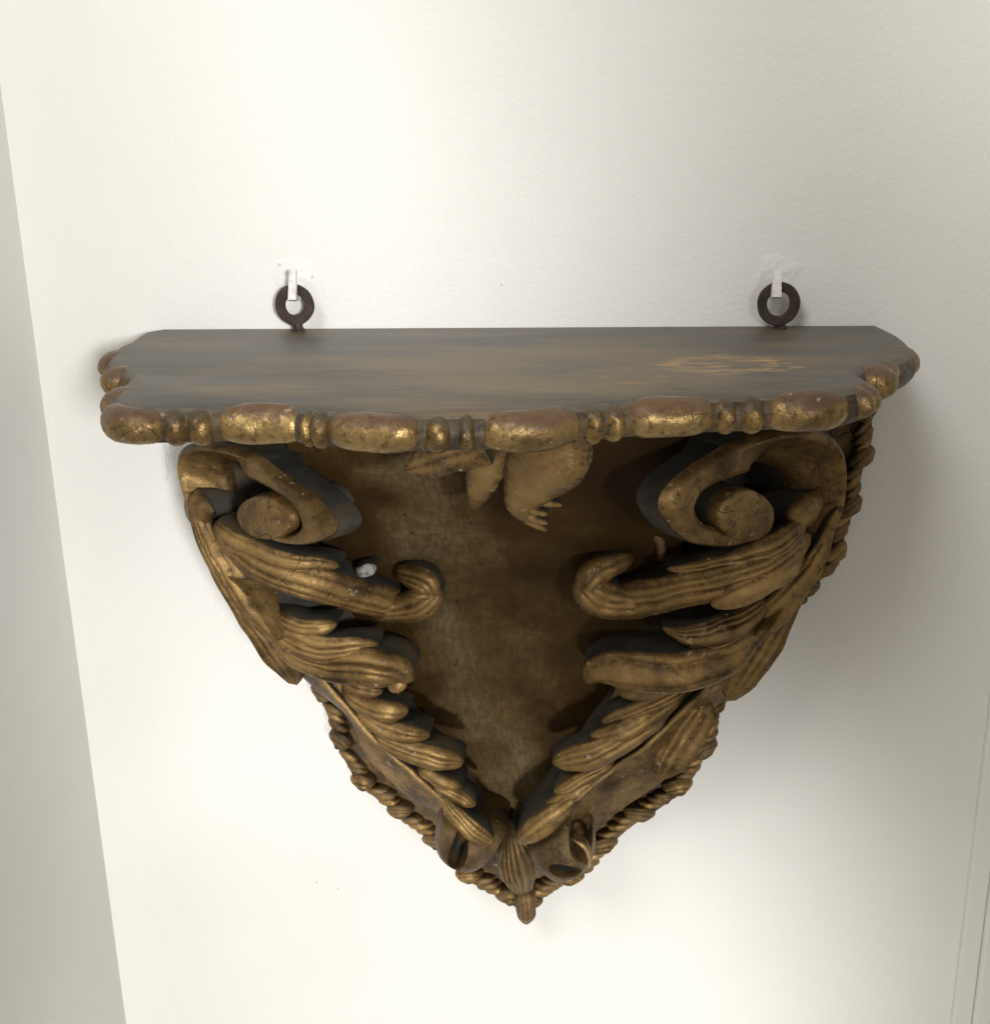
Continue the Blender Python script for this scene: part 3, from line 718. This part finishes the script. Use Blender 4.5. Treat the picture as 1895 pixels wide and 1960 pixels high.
L([(790, 1462, .054, 9), (830, 1488, .058, 15), (862, 1503, .057, 14), (885, 1513, .053, 10)], crown=.5, grooves=1, gdepth=.1)
L([(815, 1488, .053, 9), (855, 1515, .057, 15), (890, 1532, .055, 14), (910, 1540, .051, 9)], crown=.5, grooves=1, gdepth=.1)
L([(838, 1515, .052, 9), (872, 1560, .055, 17), (908, 1594, .055, 21), (942, 1614, .050, 14)], crown=.5, grooves=2, gdepth=.1)
L([(560, 1245, .060, 4), (640, 1330, .057, 6), (720, 1420, .056, 6), (800, 1490, .054, 6), (870, 1555, .052, 5)], crown=.6, grooves=0, back=(0, .006, 0), name="leaf_rib", mm=9)

# bottom scrolls, fan and drop ------------------------------------------------
def small_scroll(outline, cx, cy, hollows):
    """rolled end of the console: a swelling bulb with a spiral hollow cut into its outer side"""
    O = spline([(x, y, 0) for x, y in outline+outline[:1]], 145)[:-1]
    vs = []; fs = []; idx = []; mm = len(O); nr = 60
    dark = []
    for i in range(nr+2):
        r = 1.0 if i < 2 else 1-(i-1)/(nr+0.001)
        for j, q in enumerate(O):
            x = cx+(q[0]-cx)*r; y = cy+(q[1]-cy)*r; dk = 0
            if i == 0: d = 0.012
            else:
                d = 0.036+0.020*math.sqrt(max(0, 1-r**2.4))
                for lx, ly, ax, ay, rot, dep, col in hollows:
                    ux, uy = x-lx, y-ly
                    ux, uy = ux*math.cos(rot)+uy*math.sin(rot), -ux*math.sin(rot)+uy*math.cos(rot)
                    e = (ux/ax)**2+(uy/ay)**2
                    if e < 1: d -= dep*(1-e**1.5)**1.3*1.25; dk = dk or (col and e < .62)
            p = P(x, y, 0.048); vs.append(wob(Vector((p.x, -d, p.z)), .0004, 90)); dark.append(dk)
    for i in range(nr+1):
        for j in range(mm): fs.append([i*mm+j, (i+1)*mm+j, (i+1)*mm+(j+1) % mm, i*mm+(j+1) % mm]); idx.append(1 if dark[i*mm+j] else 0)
    fs.append([(nr+1)*mm+j for j in range(mm)]); idx.append(0)
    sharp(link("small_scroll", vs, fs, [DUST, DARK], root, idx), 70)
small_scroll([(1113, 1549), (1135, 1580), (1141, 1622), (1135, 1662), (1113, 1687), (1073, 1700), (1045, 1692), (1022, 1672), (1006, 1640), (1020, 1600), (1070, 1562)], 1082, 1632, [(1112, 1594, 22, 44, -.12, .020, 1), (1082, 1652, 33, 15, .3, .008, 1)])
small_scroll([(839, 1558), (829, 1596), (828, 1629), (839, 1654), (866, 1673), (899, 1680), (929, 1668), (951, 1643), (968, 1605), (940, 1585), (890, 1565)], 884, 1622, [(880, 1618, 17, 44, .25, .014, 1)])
lobe([(1088, 1617, .0545, 4), (1108, 1614, .057, 5), (1122, 1626, .057, 5), (1128, 1646, .055, 4), (1127, 1664, .051, 3)], crown=.7, grooves=0, base=.3, tip=.3, mats=[RIMG, DUST], back=(0, .006, 0), name="scroll_lip", n=18, mm=9)  # lip of the right scroll; its brighter gilding stands in for a highlight
lobe([(972, 1585, .034, 6), (980, 1630, .038, 26), (990, 1672, .033, 35), (1000, 1712, .024, 16)], crown=.35, grooves=5, gdepth=.12, tip=.1, mats=[DUST, DARK], back=(0, .018, 0), name="fan_ornament", mm=41)
lobe([(1003, 1690, .018, 17), (1006, 1720, .022, 20), (1007, 1745, .021, 19), (1007, 1768, .015, 15)], crown=.6, grooves=2, gdepth=.06, tip=.4, mats=[DUST, DARK], back=(0, .016, 0), name="drop")

# leaf pendant under the middle of the rim ------------------------------------
PM = [PITTED, DARK]
lobe([(938, 842, .136, 40), (930, 890, .126, 40), (915, 940, .114, 26), (907, 978, .104, 10)], crown=.25, grooves=0, tip=.15, base=0, name="pendant_leaf", back=(0, .03, 0), mats=PM, root_sink=0)
lobe([(930, 848, .140, 44), (870, 866, .136, 40), (815, 888, .128, 30), (772, 903, .122, 12)], crown=.3, grooves=1, gdepth=.06, tip=.25, base=0, name="pendant_leaf", back=(0, .03, 0), mats=PM, root_sink=0)
lobe([(1046, 834, .140, 84), (1044, 878, .137, 84), (1016, 925, .128, 58), (1000, 965, .116, 34), (1022, 992, .108, 22)], crown=.28, grooves=0, tip=.1, base=0, name="pendant_leaf", back=(0, .035, 0), mats=PM, root_sink=0)
for a in ([(1020, 960, .118, 8), (1050, 963, .114, 7), (1077, 966, .109, 4)], [(1015, 978, .114, 8), (1035, 982, .110, 7), (1049, 984, .107, 4)],
          [(1010, 990, .111, 9), (1032, 998, .107, 7), (1049, 1003, .104, 4)], [(1005, 995, .110, 9), (1030, 1008, .105, 7), (1049, 1017, .101, 4)]):
    lobe(a, crown=.6, grooves=0, tip=.3, name="pendant_claw", mats=PM, root_sink=0, n=12, mm=9, back=(0, .006, 0))

# cobweb hanging from the left end of the rim -----------------------------------
cw = bpy.data.objects.new("cobweb", None); sc.collection.objects.link(cw); cw.location = P(318, 860, 0.10)
tag(cw, "thin dusty cobweb thread hanging under the left end of the shelf", "cobweb")
mweb, nt, b = mat("dusty_web"); b.inputs['Base Color'].default_value = (0.33, 0.31, 0.28, 1); b.inputs['Roughness'].default_value = 0.9
for pts in ([(316, 850), (320, 866), (317, 884), (323, 898), (318, 918)], [(324, 850), (326, 870), (321, 888), (319, 902)], [(312, 852), (318, 868), (326, 872)]):
    vs, fs = [], []
    sp_ = [P(x, y, 0.10) for x, y, _ in spline([(x, y, 0) for x, y in pts], 20)]
    tube(vs, fs, sp_, 0.00010, 5)
    link("thread", vs, fs, mweb, cw)
